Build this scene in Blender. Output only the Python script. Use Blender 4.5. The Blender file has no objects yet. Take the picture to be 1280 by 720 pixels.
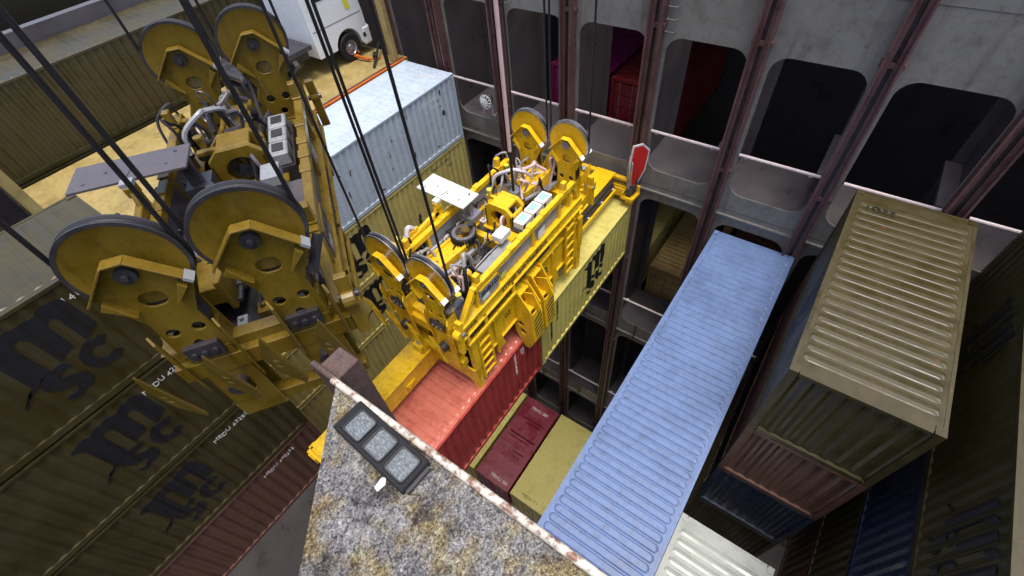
import bpy, bmesh, math, random
from mathutils import Vector, Matrix
from mathutils.geometry import tessellate_polygon
random.seed(7)
S = bpy.context.scene
COL = S.collection
V = Vector

# ------------------------------------------------------------------ materials
def new_mat(name):
    m = bpy.data.materials.new(name); m.use_nodes = True
    nt = m.node_tree; b = nt.nodes['Principled BSDF']
    return m, nt, b
def nd(nt, t, **kw):
    n = nt.nodes.new(t)
    for k, v in kw.items():
        if k in n.inputs: n.inputs[k].default_value = v
        else: setattr(n, k, v)
    return n
def ramp(nt, fac, stops):
    r = nt.nodes.new('ShaderNodeValToRGB'); e = r.color_ramp.elements
    while len(e) < len(stops): e.new(0.5)
    for i, (p, c) in enumerate(stops):
        e[i].position = p; e[i].color = (*c, 1) if len(c) == 3 else c
    nt.links.new(fac, r.inputs[0]); return r
def mix(nt, fac, a, b, mode='MIX'):
    m = nt.nodes.new('ShaderNodeMix'); m.data_type = 'RGBA'; m.blend_type = mode
    for sock, v in ((m.inputs[0], fac), (m.inputs[6], a), (m.inputs[7], b)):
        if hasattr(v, 'links'): nt.links.new(v, sock)
        elif isinstance(v, (int, float)): sock.default_value = v
        else: sock.default_value = (*v, 1)
    return m.outputs[2]
def painted(name, col, rough=.45, var=.25, dirt=(.08, .06, .04), damt=.35, rust=0.0, scale=1.0, streak=True, bump=.0, metal=0.0, wet=.3, spec=.5):
    m, nt, b = new_mat(name); L = nt.links
    tc = nd(nt, 'ShaderNodeTexCoord'); oi = nd(nt, 'ShaderNodeObjectInfo')
    off = nd(nt, 'ShaderNodeVectorMath', operation='ADD')
    sc = nd(nt, 'ShaderNodeVectorMath', operation='SCALE'); sc.inputs[0].default_value = (7.3, 3.1, 5.7)
    mu = nd(nt, 'ShaderNodeMath', operation='MULTIPLY'); mu.inputs[1].default_value = 9
    L.new(oi.outputs['Random'], mu.inputs[0]); L.new(mu.outputs[0], sc.inputs['Scale'])
    L.new(tc.outputs['Object'], off.inputs[0]); L.new(sc.outputs[0], off.inputs[1]); P = off.outputs[0]
    n1 = nd(nt, 'ShaderNodeTexNoise', Scale=1.3*scale, Detail=6.0, Roughness=.65); L.new(P, n1.inputs['Vector'])
    n2 = nd(nt, 'ShaderNodeTexNoise', Scale=9*scale, Detail=5.0, Roughness=.7); L.new(P, n2.inputs['Vector'])
    mp = nd(nt, 'ShaderNodeMapping'); mp.inputs['Scale'].default_value = (6*scale, 6*scale, .45*scale); L.new(P, mp.inputs[0])
    n3 = nd(nt, 'ShaderNodeTexNoise', Scale=1.0, Detail=5.0, Roughness=.6); L.new(mp.outputs[0], n3.inputs['Vector'])
    d = tuple(c*(1-var) for c in col); br = tuple(min(.9, c*(1+var*.45)) for c in col)
    r1 = ramp(nt, n1.outputs[0], [(.3, d), (.5, col), (.72, br)])
    dm = ramp(nt, n2.outputs[0], [(.5, (0, 0, 0)), (.78, (damt,)*3)])
    c = mix(nt, dm.outputs[0], r1.outputs[0], dirt)
    if streak:
        sm = ramp(nt, n3.outputs[0], [(.52, (0, 0, 0)), (.75, (damt*.9,)*3)])
        c = mix(nt, sm.outputs[0], c, dirt)
    if rust:
        n4 = nd(nt, 'ShaderNodeTexNoise', Scale=4.5*scale, Detail=8.0, Roughness=.75); L.new(P, n4.inputs['Vector'])
        rm = ramp(nt, n4.outputs[0], [(.66-rust*.22, (0, 0, 0)), (.74-rust*.2, (.9,)*3)])
        rc = ramp(nt, n2.outputs[0], [(.3, (.06, .022, .01)), (.7, (.2, .075, .025))])
        c = mix(nt, rm.outputs[0], c, rc.outputs[0])
    L.new(c, b.inputs['Base Color'])
    rr = ramp(nt, n1.outputs[0], [(.35, (max(.08, rough-wet),)*3), (.62, (rough,)*3)])
    L.new(rr.outputs[0], b.inputs['Roughness'])
    b.inputs['Metallic'].default_value = metal
    b.inputs['Specular IOR Level'].default_value = spec
    if bump:
        bp = nd(nt, 'ShaderNodeBump', Strength=bump, Distance=.02); L.new(n2.outputs[0], bp.inputs['Height']); L.new(bp.outputs[0], b.inputs['Normal'])
    return m
def plain(name, col, rough=.5, metal=0.0, spec=.5):
    return painted(name, col, rough, .12, (.05, .05, .05), .15, 0, 3, False, 0, metal, .1, spec)

M = {}
M['yellow'] = painted('yellow_paint', (.8, .485, .012), .4, .14, (.1, .055, .02), .5, .08, 1.8)
M['ochre'] = painted('greasy_ochre_paint', (.16, .1, .008), .5, .25, (.03, .02, .01), .45, .12, 1.6)  # yellow darkened in the colour so the left headblock looks shaded
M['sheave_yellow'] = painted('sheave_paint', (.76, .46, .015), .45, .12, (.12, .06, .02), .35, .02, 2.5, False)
M['steel'] = painted('bare_steel', (.33, .33, .35), .35, .3, (.06, .05, .05), .4, .1, 3, False, 0, .6)
M['dark'] = painted('dark_steel', (.035, .032, .035), .5, .3, (.02, .02, .02), .3, 0, 3, False)
M['rubber'] = plain('black_rubber', (.014, .014, .016), .65, spec=.2)
M['rope'] = plain('greased_rope', (.012, .011, .013), .45)
M['hose'] = plain('grey_hose', (.34, .32, .33), .5)
M['hosewhite'] = plain('white_hose', (.6, .56, .57), .5)
M['pink'] = plain('pink_sleeve', (.62, .42, .4), .7)
M['white'] = painted('white_paint', (.74, .75, .72), .45, .08, (.25, .22, .2), .3, 0, 4, False)
M['offwhite'] = painted('dirty_white_plate', (.6, .62, .58), .5, .1, (.2, .18, .15), .35, 0, 3, False)
M['teal'] = plain('pale_teal_pad', (.3, .5, .45), .5)
M['sign'] = painted('grey_sign_face', (.26, .27, .28), .5, .15, (.1, .1, .1), .3, 0, 4, False)
M['ink'] = plain('black_lettering', (.012, .012, .014), .55)
M['inkwhite'] = plain('white_lettering', (.72, .72, .7), .6)
M['khaki'] = painted('khaki_container_paint', (.54, .48, .135), .5, .12, (.14, .1, .03), .3, .03, .8)
M['khaki_old'] = painted('weathered_khaki_paint', (.52, .44, .15), .5, .14, (.13, .09, .03), .3, .03, .8)
M['olive'] = painted('dark_olive_container_paint', (.048, .038, .011), .6, .25, (.02, .015, .008), .5, .1, .8)  # khaki darkened in the colour itself so the outer stacks look dim
M['grey'] = painted('weathered_blue_grey_paint', (.43, .51, .6), .45, .12, (.2, .19, .17), .3, .06, 1.0)
M['blue'] = painted('sky_blue_container_paint', (.105, .165, .32), .5, .22, (.07, .09, .14), .75, .06, .9, wet=.12)
M['navy'] = painted('dark_blue_container_paint', (.016, .026, .055), .5, .2, (.02, .025, .03), .4, .05, .9)
M['red'] = painted('red_container_paint', (.34, .045, .037), .42, .2, (.15, .02, .02), .55, .03, 1.0, wet=.3)
M['red_roof'] = painted('chalky_faded_red_roof_paint', (.52, .155, .105), .3, .2, (.3, .04, .03), .9, .04, .45, False, wet=.2)  # the red lightened to salmon, sky reflection put into the roof colour
M['maroon'] = painted('maroon_container_paint', (.2, .022, .04), .45, .14, (.08, .01, .015), .5, .02, .8)
M['magenta'] = painted('magenta_container_paint', (.34, .02, .14), .5, .15, (.1, .01, .05), .3, 0, 1)
M['tan'] = painted('tan_container_paint', (.4, .27, .1), .5, .15, (.15, .1, .05), .3, .05, 1)
M['darkred'] = painted('dark_red_container_paint', (.25, .025, .03), .5, .2, (.1, .01, .01), .4, .05, 1)
M['palegrey'] = painted('pale_grey_container_paint', (.33, .36, .34), .5, .12, (.2, .2, .18), .3, .05, 1)
M['brown'] = painted('brown_container_paint', (.11, .05, .035), .6, .3, (.04, .02, .015), .5, .15, 1)
M['frt'] = painted('flat_rack_yellow_brown', (.33, .25, .09), .6, .25, (.1, .07, .03), .5, .15, 1.2)
M['orange'] = painted('orange_edge_paint', (.5, .12, .02), .5, .2, (.1, .04, .02), .4, .1, 2, False)
M['guide'] = painted('rusty_guide_steel', (.115, .058, .058), .5, .4, (.035, .02, .022), .6, .22, 1.2)
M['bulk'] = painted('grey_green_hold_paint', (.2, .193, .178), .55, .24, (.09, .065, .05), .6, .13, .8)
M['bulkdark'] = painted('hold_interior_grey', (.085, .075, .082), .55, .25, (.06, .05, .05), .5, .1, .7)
M['rail'] = painted('pinkish_grey_rail', (.5, .42, .42), .5, .2, (.2, .1, .08), .4, .1, 3, False)
M['rust'] = painted('rusty_plate', (.14, .065, .045), .65, .4, (.05, .025, .02), .6, .5, 2)
M['cream'] = painted('chipped_cream_paint', (.55, .5, .42), .4, .3, (.1, .05, .03), .9, .75, 4, False)
M['rust_fine'] = painted('flaking_rust_brown_paint', (.105, .065, .056), .65, .45, (.05, .025, .02), .9, .55, 16, True, .5)
M['grit'] = plain('pale_grit', (.34, .32, .28), .35)
M['signred'] = plain('signal_red', (.72, .03, .02), .4)
M['truck'] = painted('white_truck_paint', (.68, .7, .72), .3, .06, (.3, .28, .26), .2, 0, 1.5, False)
M['glass'] = plain('dark_glass', (.02, .025, .03), .08)
M['tape'] = plain('sticker_yellow', (.6, .6, .05), .5)

def deck_material():
    m, nt, b = new_mat('wet_peeling_deck_paint'); L = nt.links
    g = nd(nt, 'ShaderNodeTexCoord'); P = g.outputs['Object']
    a = nd(nt, 'ShaderNodeTexNoise', Scale=5.5, Detail=8.0, Roughness=.62); L.new(P, a.inputs['Vector'])
    f = nd(nt, 'ShaderNodeTexNoise', Scale=130, Detail=5.0, Roughness=.75); L.new(P, f.inputs['Vector'])
    mid = nd(nt, 'ShaderNodeTexNoise', Scale=19, Detail=7.0, Roughness=.7); L.new(P, mid.inputs['Vector'])
    vo = nd(nt, 'ShaderNodeTexVoronoi', Scale=150); L.new(P, vo.inputs['Vector'])
    g2 = nd(nt, 'ShaderNodeTexNoise', Scale=330, Detail=2.0, Roughness=.6); L.new(P, g2.inputs['Vector'])
    base = ramp(nt, mid.outputs[0], [(.3, (.17, .155, .155)), (.44, (.26, .245, .24)), (.56, (.35, .335, .32)), (.68, (.48, .46, .44))])
    oc = ramp(nt, a.outputs[0], [(.46, (0, 0, 0)), (.58, (.9,)*3)])
    occ = ramp(nt, mid.outputs[0], [(.35, (.19, .12, .05)), (.5, (.37, .28, .12)), (.65, (.5, .44, .26))])
    c = mix(nt, oc.outputs[0], base.outputs[0], occ.outputs[0])
    a2 = nd(nt, 'ShaderNodeTexNoise', Scale=7, Detail=6.0, Roughness=.6); a2.noise_dimensions = '4D'; a2.inputs['W'].default_value = 4.2; L.new(P, a2.inputs['Vector'])
    dk = ramp(nt, a2.outputs[0], [(.55, (0, 0, 0)), (.63, (.75,)*3)])
    c = mix(nt, dk.outputs[0], c, (.05, .036, .04))
    fine = ramp(nt, f.outputs[0], [(.38, (.14, .13, .13)), (.46, (.75, .75, .75)), (.54, (1.15, 1.15, 1.15)), (.62, (1.9, 1.9, 1.9))])
    c = mix(nt, 1.0, c, fine.outputs[0], 'MULTIPLY')
    fin2 = ramp(nt, g2.outputs[0], [(.36, (.5, .49, .49)), (.5, (1, 1, 1)), (.64, (1.4, 1.4, 1.4))])
    c = mix(nt, .9, c, fin2.outputs[0], 'MULTIPLY')
    sp = ramp(nt, vo.outputs['Distance'], [(.04, (.6,)*3), (.1, (0, 0, 0))])
    c = mix(nt, sp.outputs[0], c, (.62, .6, .56))
    L.new(c, b.inputs['Base Color'])
    rr = ramp(nt, mid.outputs[0], [(.42, (.05,)*3), (.6, (.32,)*3)]); L.new(rr.outputs[0], b.inputs['Roughness'])
    ad = nd(nt, 'ShaderNodeMath', operation='ADD'); L.new(f.outputs[0], ad.inputs[0]); L.new(mid.outputs[0], ad.inputs[1])
    bp = nd(nt, 'ShaderNodeBump', Strength=1.0, Distance=.02); L.new(ad.outputs[0], bp.inputs['Height']); L.new(bp.outputs[0], b.inputs['Normal'])
    return m
M['deck'] = deck_material()
def lens_material():
    m, nt, b = new_mat('ribbed_lens_glass'); L = nt.links
    g = nd(nt, 'ShaderNodeTexCoord')
    mp = nd(nt, 'ShaderNodeMapping'); mp.inputs['Scale'].default_value = (90, 170, 90); L.new(g.outputs['Object'], mp.inputs[0])
    n = nd(nt, 'ShaderNodeTexNoise', Scale=1.0, Detail=4.0, Roughness=.7); L.new(mp.outputs[0], n.inputs['Vector'])
    c = ramp(nt, n.outputs[0], [(.35, (.07, .08, .085)), (.5, (.13, .145, .15)), (.68, (.25, .27, .28))]); L.new(c.outputs[0], b.inputs['Base Color'])
    b.inputs['Roughness'].default_value = .18
    bp = nd(nt, 'ShaderNodeBump', Strength=.6, Distance=.004); L.new(n.outputs[0], bp.inputs['Height']); L.new(bp.outputs[0], b.inputs['Normal'])
    return m
M['lens'] = lens_material()

# ------------------------------------------------------------------ mesh builder
class MB:
    def __init__(s): s.v = []; s.f = []
    def add(s, vs, fs, mtx=None):
        o = len(s.v)
        for p in vs: s.v.append(tuple(mtx @ V(p)) if mtx else tuple(p))
        for f in fs: s.f.append(tuple(i+o for i in f))
    def box(s, a, b, mtx=None):
        x0, y0, z0 = a; x1, y1, z1 = b
        s.add([(x0,y0,z0),(x1,y0,z0),(x1,y1,z0),(x0,y1,z0),(x0,y0,z1),(x1,y0,z1),(x1,y1,z1),(x0,y1,z1)],
              [(0,3,2,1),(4,5,6,7),(0,1,5,4),(1,2,6,5),(2,3,7,6),(3,0,4,7)], mtx)
    def bar(s, p, q, w, h, up=(0,0,1)):                 # rectangular bar p->q
        p, q = V(p), V(q); d = (q-p); l = d.length; d.normalize()
        u = V(up)
        if abs(d.dot(u)) > .98: u = V((1,0,0))
        y = u.cross(d).normalized(); z = d.cross(y)
        m = Matrix((d, y, z)).transposed().to_4x4(); m.translation = p
        s.box((0,-w/2,-h/2), (l,w/2,h/2), m)
    def prism(s, poly, axis, d0, d1, mtx=None):         # poly in the other two axes
        n = len(poly)
        def mk(u, v, d): return {'x': (d,u,v), 'y': (u,d,v), 'z': (u,v,d)}[axis]
        vs = [mk(u,v,d0) for u,v in poly]+[mk(u,v,d1) for u,v in poly]
        fs = [tuple(range(n-1,-1,-1)), tuple(range(n,2*n))]+[(i,(i+1)%n,n+(i+1)%n,n+i) for i in range(n)]
        s.add(vs, fs, mtx)
    def plate(s, outer, holes, axis, d0, d1, mtx=None): # plate with holes
        loops = [outer]+holes
        tri = tessellate_polygon([[V((u,v,0)) for u,v in lp] for lp in loops])
        flat = [p for lp in loops for p in lp]; n = len(flat)
        def mk(u, v, d): return {'x': (d,u,v), 'y': (u,d,v), 'z': (u,v,d)}[axis]
        vs = [mk(u,v,d0) for u,v in flat]+[mk(u,v,d1) for u,v in flat]
        fs = [tuple(t) for t in tri]+[tuple(i+n for i in reversed(t)) for t in tri]
        o = 0
        for lp in loops:
            k = len(lp)
            for i in range(k): a, b = o+i, o+(i+1)%k; fs.append((a,b,b+n,a+n))
            o += k
        s.add(vs, fs, mtx)
    def tube(s, pts, r, n=8, smoothpts=0):
        pts = [V(p) for p in pts]
        if smoothpts:
            q = []
            for i in range(len(pts)-1):
                p0, p1, p2, p3 = pts[max(i-1,0)], pts[i], pts[i+1], pts[min(i+2,len(pts)-1)]
                for k in range(smoothpts):
                    t = k/smoothpts
                    q.append(.5*((2*p1)+(p2-p0)*t+(2*p0-5*p1+4*p2-p3)*t*t+(3*p1-p0-3*p2+p3)*t**3))
            pts = q+[pts[-1]]
        o = len(s.v); prev = None
        for i, p in enumerate(pts):
            d = (pts[min(i+1,len(pts)-1)]-pts[max(i-1,0)]).normalized()
            if prev is None: u = d.orthogonal().normalized()
            else: u = (prev-d*prev.dot(d)).normalized()
            prev = u; w = d.cross(u)
            for k in range(n):
                a = 2*math.pi*k/n; s.v.append(tuple(p+r*(math.cos(a)*u+math.sin(a)*w)))
        for i in range(len(pts)-1):
            for k in range(n):
                a, b = o+i*n+k, o+i*n+(k+1)%n; s.f.append((a,b,b+n,a+n))
        s.f.append(tuple(o+k for k in range(n-1,-1,-1))); e = o+(len(pts)-1)*n; s.f.append(tuple(e+k for k in range(n)))
    def lathe(s, prof, axis, c, n=32, a0=0, a1=2*math.pi):  # prof: (axial, radius)
        o = len(s.v); full = abs(a1-a0-2*math.pi) < 1e-6; m = n if full else n+1; k = len(prof)
        for i in range(m):
            a = a0+(a1-a0)*i/n; ca, sa = math.cos(a), math.sin(a)
            for d, r in prof:
                p = {'x': (d,r*ca,r*sa), 'y': (r*ca,d,r*sa), 'z': (r*ca,r*sa,d)}[axis]
                s.v.append((p[0]+c[0],p[1]+c[1],p[2]+c[2]))
        for i in range(n):
            j = (i+1)%m
            for q in range(k-1):
                s.f.append((o+i*k+q, o+j*k+q, o+j*k+q+1, o+i*k+q+1))
    def cyl(s, c, axis, r, d0, d1, n=20, r2=None):
        s.lathe([(d0,0.0001),(d0,r),(d1,r if r2 is None else r2),(d1,0.0001)], axis, c, n)
    def mesh(s, name, smooth=False):
        me = bpy.data.meshes.new(name); me.from_pydata(s.v, [], s.f)
        bm = bmesh.new(); bm.from_mesh(me); bmesh.ops.remove_doubles(bm, verts=bm.verts, dist=2e-4) if smooth else None
        bmesh.ops.recalc_face_normals(bm, faces=bm.faces); bm.to_mesh(me); bm.free()
        if smooth:
            me.polygons.foreach_set('use_smooth', [True]*len(me.polygons)); me.set_sharp_from_angle(angle=math.radians(38))
        return me
    def build(s, name, mat, parent=None, smooth=False, bevel=0, loc=None):
        o = bpy.data.objects.new(name, s.mesh(name, smooth)); o.data.materials.append(M[mat]); COL.objects.link(o)
        if parent: o.parent = parent
        if loc: o.location = loc
        if bevel:
            b = o.modifiers.new('bevel', 'BEVEL'); b.width = bevel; b.segments = 1; b.limit_method = 'ANGLE'; b.angle_limit = math.radians(40)
        return o
def build_each(mb, name, mat, parent, smooth=False, bevel=0):
    n = len(mb.v); par = list(range(n))
    def find(i):
        while par[i] != i: par[i] = par[par[i]]; i = par[i]
        return i
    for f in mb.f:
        a = find(f[0])
        for k in f[1:]:
            c = find(k)
            if c != a: par[c] = a
    groups = {}
    for f in mb.f: groups.setdefault(find(f[0]), []).append(f)
    for fs in groups.values():
        ids = sorted({i for f in fs for i in f}); mp = {i: k for k, i in enumerate(ids)}
        p = MB(); p.v = [mb.v[i] for i in ids]; p.f = [tuple(mp[i] for i in f) for f in fs]; p.build(name, mat, parent, smooth, bevel)
def put(name, me, mat, parent, loc=None):
    o = bpy.data.objects.new(name, me); COL.objects.link(o); o.parent = parent
    if not me.materials: me.materials.append(M[mat])
    if loc: o.location = loc
    return o
def thing(name, label, cat, loc=(0,0,0), rz=0, group=None):
    o = bpy.data.objects.new(name, None); o.empty_display_size = .3; COL.objects.link(o)
    o.location = loc; o.rotation_euler = (0,0,rz); o['label'] = label; o['category'] = cat
    if group: o['group'] = group
    return o
def tag(o, label, cat, group=None):
    o['label'] = label; o['category'] = cat
    if group: o['group'] = group
    return o
def struct(o): o['kind'] = 'structure'; return o
def children(o): return [c for c in COL.objects if c.parent == o]
def copy_tree(o, loc, label, group=None, remap=None):
    def rec(src, par):
        c = src.copy(); COL.objects.link(c)
        if par: c.parent = par
        if remap and c.type == 'MESH':
            for sl in c.material_slots:
                if sl.material and sl.material.name in remap:
                    mt = remap[sl.material.name]; sl.link = 'OBJECT'; sl.material = mt
        for ch in children(src): rec(ch, c)
        return c
    r = rec(o, None); r.location = loc; r['label'] = label
    if group: r['group'] = group
    return r
def rrect(u0, v0, u1, v1, r, n=6):
    p = []
    for cx, cy, a in ((u1-r,v1-r,0),(u0+r,v1-r,90),(u0+r,v0+r,180),(u1-r,v0+r,270)):
        for i in range(n+1):
            t = math.radians(a+90*i/n); p.append((cx+r*math.cos(t), cy+r*math.sin(t)))
    return p
def circ(u, v, r, n=14): return [(u+r*math.cos(2*math.pi*i/n), v+r*math.sin(2*math.pi*i/n)) for i in range(n)]

# lettering: mesh text lying in local XY, thin; mtx places it
def text_mesh(body, size, mtx, bold=0.0, spacing=1.0, depth=.002, align='LEFT'):
    cu = bpy.data.curves.new('lettering', 'FONT'); cu.body = body; cu.size = size; cu.offset = bold; cu.extrude = depth
    cu.space_character = spacing; cu.align_x = align; cu.resolution_u = 3
    o = bpy.data.objects.new('lettering', cu); COL.objects.link(o)
    dg = bpy.context.evaluated_depsgraph_get(); dg.update()
    me = bpy.data.meshes.new_from_object(o.evaluated_get(dg)); bpy.data.objects.remove(o); bpy.data.curves.remove(cu)
    me.transform(mtx); me.name = 'lettering'; me.materials.clear()
    return me
XZ = Matrix(((1,0,0,0),(0,0,-1,0),(0,1,0,0),(0,0,0,1)))      # text facing -Y, reading along +X
def T(x, y, z): return Matrix.Translation((x,y,z))

# ------------------------------------------------------------------ containers
PITCH, DEP = .278, .036
def corr(x):                                  # inward depth of the corrugated wall at x
    t = (x/PITCH) % 1.0
    if t < .25: return 0
    if t < .5: return DEP*(t-.25)/.25
    if t < .75: return DEP
    return DEP*(1-(t-.75)/.25)
def corr_breaks(a, b):
    k = math.floor(a/PITCH*4); out = []
    while k*PITCH/4 <= b:
        if k*PITCH/4 >= a: out.append(k*PITCH/4)
        k += 1
    return out
def conform(me, y0):                          # press lettering into the corrugations of the -Y wall
    bm = bmesh.new(); bm.from_mesh(me)
    xs = [v.co.x for v in bm.verts]
    for x in corr_breaks(min(xs), max(xs)):
        bmesh.ops.bisect_plane(bm, geom=bm.verts[:]+bm.edges[:]+bm.faces[:], plane_co=(x,0,0), plane_no=(1,0,0), dist=1e-5)
    for v in bm.verts: v.co.y = v.co.y + y0 + corr(v.co.x)
    bm.to_mesh(me); bm.free(); return me
H, W = 2.591, 2.438
CACHE = {}
def roof_mesh(Lc, ribw, ribp, hgt, yend):
    hx = Lc/2-.06; xs = [-hx]; n = int((2*hx-.3)/ribp); x0 = -n*ribp/2
    prof = [(0,0),(.06,0),(.12,.45),(.2,1),(.5,1),(.8,1),(.88,.45),(.94,0)]
    ribs = []
    for i in range(n):
        for t, h in prof: xs.append(x0+(i+t)*ribp); 
    xs.append(hx)
    ys = [-1.16]+[-yend-.05+.1*k/5*1.0 for k in range(6)]; ys = [-1.16]+[-yend+o for o in (-.055,-.045,-.03,-.012,.01,.06)]+[0]+[yend-o for o in (.06,.01,-.012,-.03,-.045,-.055)][0:]+[1.16]
    vs = []; fs = []
    for x in xs:
        t = ((x-x0)/ribp) % 1.0; inside = x0 <= x <= -x0
        dx = abs(t-.5)*ribp
        for y in ys:
            dy = max(abs(y)-(yend-.04), 0); d = math.hypot(dx, dy); w = ribw/2
            k = min(max((w+.012-d)/.024, 0), 1) if inside else 0
            vs.append((x, y, hgt*k))
    m = len(ys)
    for i in range(len(xs)-1):
        for j in range(m-1): fs.append((i*m+j,(i+1)*m+j,(i+1)*m+j+1,i*m+j+1))
    me = bpy.data.meshes.new('roof'); me.from_pydata(vs, [], fs); return me
def cmesh(Lc, key, roofp):
    k = (Lc, key, roofp)
    if k in CACHE: return CACHE[k]
    h = Lc/2; d = {}
    # corrugated side and end walls
    mb = MB(); xs = [-h+.1]+corr_breaks(-h+.101, h-.101)+[h-.1]
    for s in (-1, 1):
        o = len(mb.v)
        for x in xs:
            y = s*(W/2-.012-corr(x)); mb.v += [(x,y,.15),(x,y,H-.06)]
        for i in range(len(xs)-1): mb.f.append((o+2*i,o+2*i+2,o+2*i+3,o+2*i+1))
    ys = [-W/2+.1]+corr_breaks(-W/2+.101, W/2-.101)+[W/2-.1]
    for s in (-1, 1):
        o = len(mb.v)
        for y in ys:
            x = s*(h-.05-corr(y)); mb.v += [(x,y,.15),(x,y,H-.06)]
        for i in range(len(ys)-1): mb.f.append((o+2*i,o+2*i+2,o+2*i+3,o+2*i+1))
    mb.box((-h+.1,-W/2+.06,.1),(h-.1,W/2-.06,.16)); d['wall'] = mb.mesh('wall')
    d['roof'] = roof_mesh(Lc, *roofp)
    fr = MB()
    for sy in (-1, 1):
        y = sy*W/2
        a, b = sorted((y, y-sy*.06)); fr.box((-h+.16,a,H-.075),(h-.16,b,H-.012)); fr.box((-h+.16,a,.02),(h-.16,b,.16))
        for sx in (-1, 1):
            x = sx*h; c, e = sorted((x, x-sx*.15)); fr.box((c,min(y,y-sy*.13),.118),(e,max(y,y-sy*.13),H-.118))
    for sx in (-1, 1):
        c, e = sorted((sx*h, sx*(h-.08))); fr.box((c,-W/2+.18,H-.1),(e,W/2-.18,H-.012)); fr.box((c,-W/2+.18,.0),(e,W/2-.18,.14))
    d['frame'] = fr.mesh('frame')
    cc = MB(); outer = [(-.081,-.059),(.081,-.059),(.081,.059),(-.081,.059)]
    cc.plate([(a-0,b) for a,b in ((-.089,-.059),(.089,-.059),(.089,.059),(-.089,.059))], [rrect(-.055,-.03,.055,.03,.028,4)], 'y', -.081, -.06)
    cc.box((-.089,-.06,-.059),(.089,.081,.059)); d['corner_casting'] = cc.mesh('corner_casting')
    dr = MB()
    for s in (-1, 1):
        for k in range(5): dr.box((-.02,min(s*.02,s*1.05),.2+k*.45),(.015,max(s*.02,s*1.05),.2+k*.45+.42))
    d['door'] = dr.mesh('door')
    lr = MB()
    for y in (-.85,-.35,.35,.85): lr.cyl((0,y,0),'z',.02,.15,H-.15,8)
    d['lock_rod'] = lr.mesh('lock_rod')
    CACHE[k] = d; return d
RB = (.16, .27, .018, 1.03); RBLUE = (.16, .215, .032, 1.05); RTHIN = (.185, .235, .024, 1.02)
def container(label, mat, loc, Lc=6.058, roofp=RB, group='shipping containers', name='shipping_container', rz=0, castmat=None, roofmat=None):
    t = thing(name, label, 'container', loc, rz, group)
    d = cmesh(Lc, mat, roofp); h = Lc/2
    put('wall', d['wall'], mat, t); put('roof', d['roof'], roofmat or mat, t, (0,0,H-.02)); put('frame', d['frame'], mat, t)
    put('door', d['door'], mat, t, (-h+.03,0,0)); put('lock_rod', d['lock_rod'], 'steel', t, (-h-.015,0,0))
    for sx in (-1, 1):
        for sy in (-1, 1):
            for z in (.059, H-.059):
                c = put('corner_casting', d['corner_casting'], castmat or mat, t, (sx*(h-.089), sy*(W/2-.081), z))
                if sy > 0: c.rotation_euler = (0,0,math.pi)
    return t
def msc_logo(h):                                # the m over s c mark, height h, lower left at origin, facing -Y
    def arc(cx, cy, rx, ry, a0, a1, n=8): return [(cx+rx*math.cos(math.radians(a0+(a1-a0)*i/n)), cy+ry*math.sin(math.radians(a0+(a1-a0)*i/n))) for i in range(n+1)]
    mb = MB()
    # m : serif foot, three stems joined by arches
    m = [(.10,.92),(.16,.98),(.30,1.0)]+arc(.50,.97,.12,.06,170,60)+[(.64,1.02)]+arc(.82,.97,.14,.09,150,0)+[(.98,.62),(.96,.56),(.80,.50),(.80,.84)]+arc(.75,.84,.05,.06,0,180)
    m += [(.70,.53),(.52,.46),(.52,.82)]+arc(.46,.82,.06,.07,0,180)+[(.40,.44),(.26,.38),(.02,.26),(.0,.22),(.12,.30),(.20,.40),(.20,.84),(.16,.90)]
    mb.prism(m, 'y', -.004, 0)
    s = [(.52,.44),(.56,.36),(.44,.34),(.38,.30),(.44,.27),(.54,.24)]+arc(.44,.14,.14,.13,40,-90)+[(.30,-.02),(.26,.06),(.38,.07),(.43,.10),(.40,.15),(.30,.18)]+arc(.38,.30,.15,.13,220,110)
    mb.prism(s, 'y', -.004, 0)
    c = arc(.80,.28,.19,.20,40,320,14)+arc(.80,.28,.08,.09,320,40,10)
    mb.prism(c, 'y', -.004, 0)
    me = mb.mesh('logo'); me.transform(Matrix.Scale(h,4)); 
    bm = bmesh.new(); bm.from_mesh(me); bmesh.ops.triangulate(bm, faces=bm.faces); bm.to_mesh(me); bm.free()
    return me
def add_logo(t, x, z, h, side=-1, mat='ink'):
    me = msc_logo(h); me.transform(T(x, 0, z)); conform(me, -W/2+.009)
    if side > 0: me.transform(Matrix.Rotation(math.pi,4,'Z'))
    return put('logo', me, mat, t)
def side_text(t, body, x, z, size, mat, vertical=False, side=-1, bold=0):
    r = Matrix.Rotation(-math.pi/2,4,'Z') if vertical else Matrix.Identity(4)
    me = text_mesh(body, size, T(x,0,z) @ XZ @ r, bold); conform(me, -W/2+.009)
    if side > 0: me.transform(Matrix.Rotation(math.pi,4,'Z'))
    return put('lettering', me, mat, t)
def roof_text(t, body, x, y, size, mat, rz=0):
    me = text_mesh(body, size, T(x,y,H+.006) @ Matrix.Rotation(rz,4,'Z')); return put('lettering', me, mat, t)

# hanging pair under the spreader
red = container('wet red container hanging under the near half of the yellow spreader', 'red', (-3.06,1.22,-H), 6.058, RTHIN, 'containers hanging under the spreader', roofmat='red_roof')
side_text(red, 'TCLU 264518 3', 1.75, 2.35, .16, 'inkwhite', True); side_text(red, '22G1', 2.1, 2.3, .16, 'inkwhite', True)
kh = container('khaki yellow container with black letter mark hanging at the far end of the spreader', 'khaki', (3.07,1.22,-H), 6.058, (.2,.27,.008,1.03), 'containers hanging under the spreader')
add_logo(kh, -.55, .62, 1.62)
side_text(kh, 'MEDITERRANEAN', -2.5, 2.45, .21, 'ink', True, bold=.012); side_text(kh, 'SHIPPING CO', -2.12, 2.3, .16, 'ink', True, bold=.008)

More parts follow.
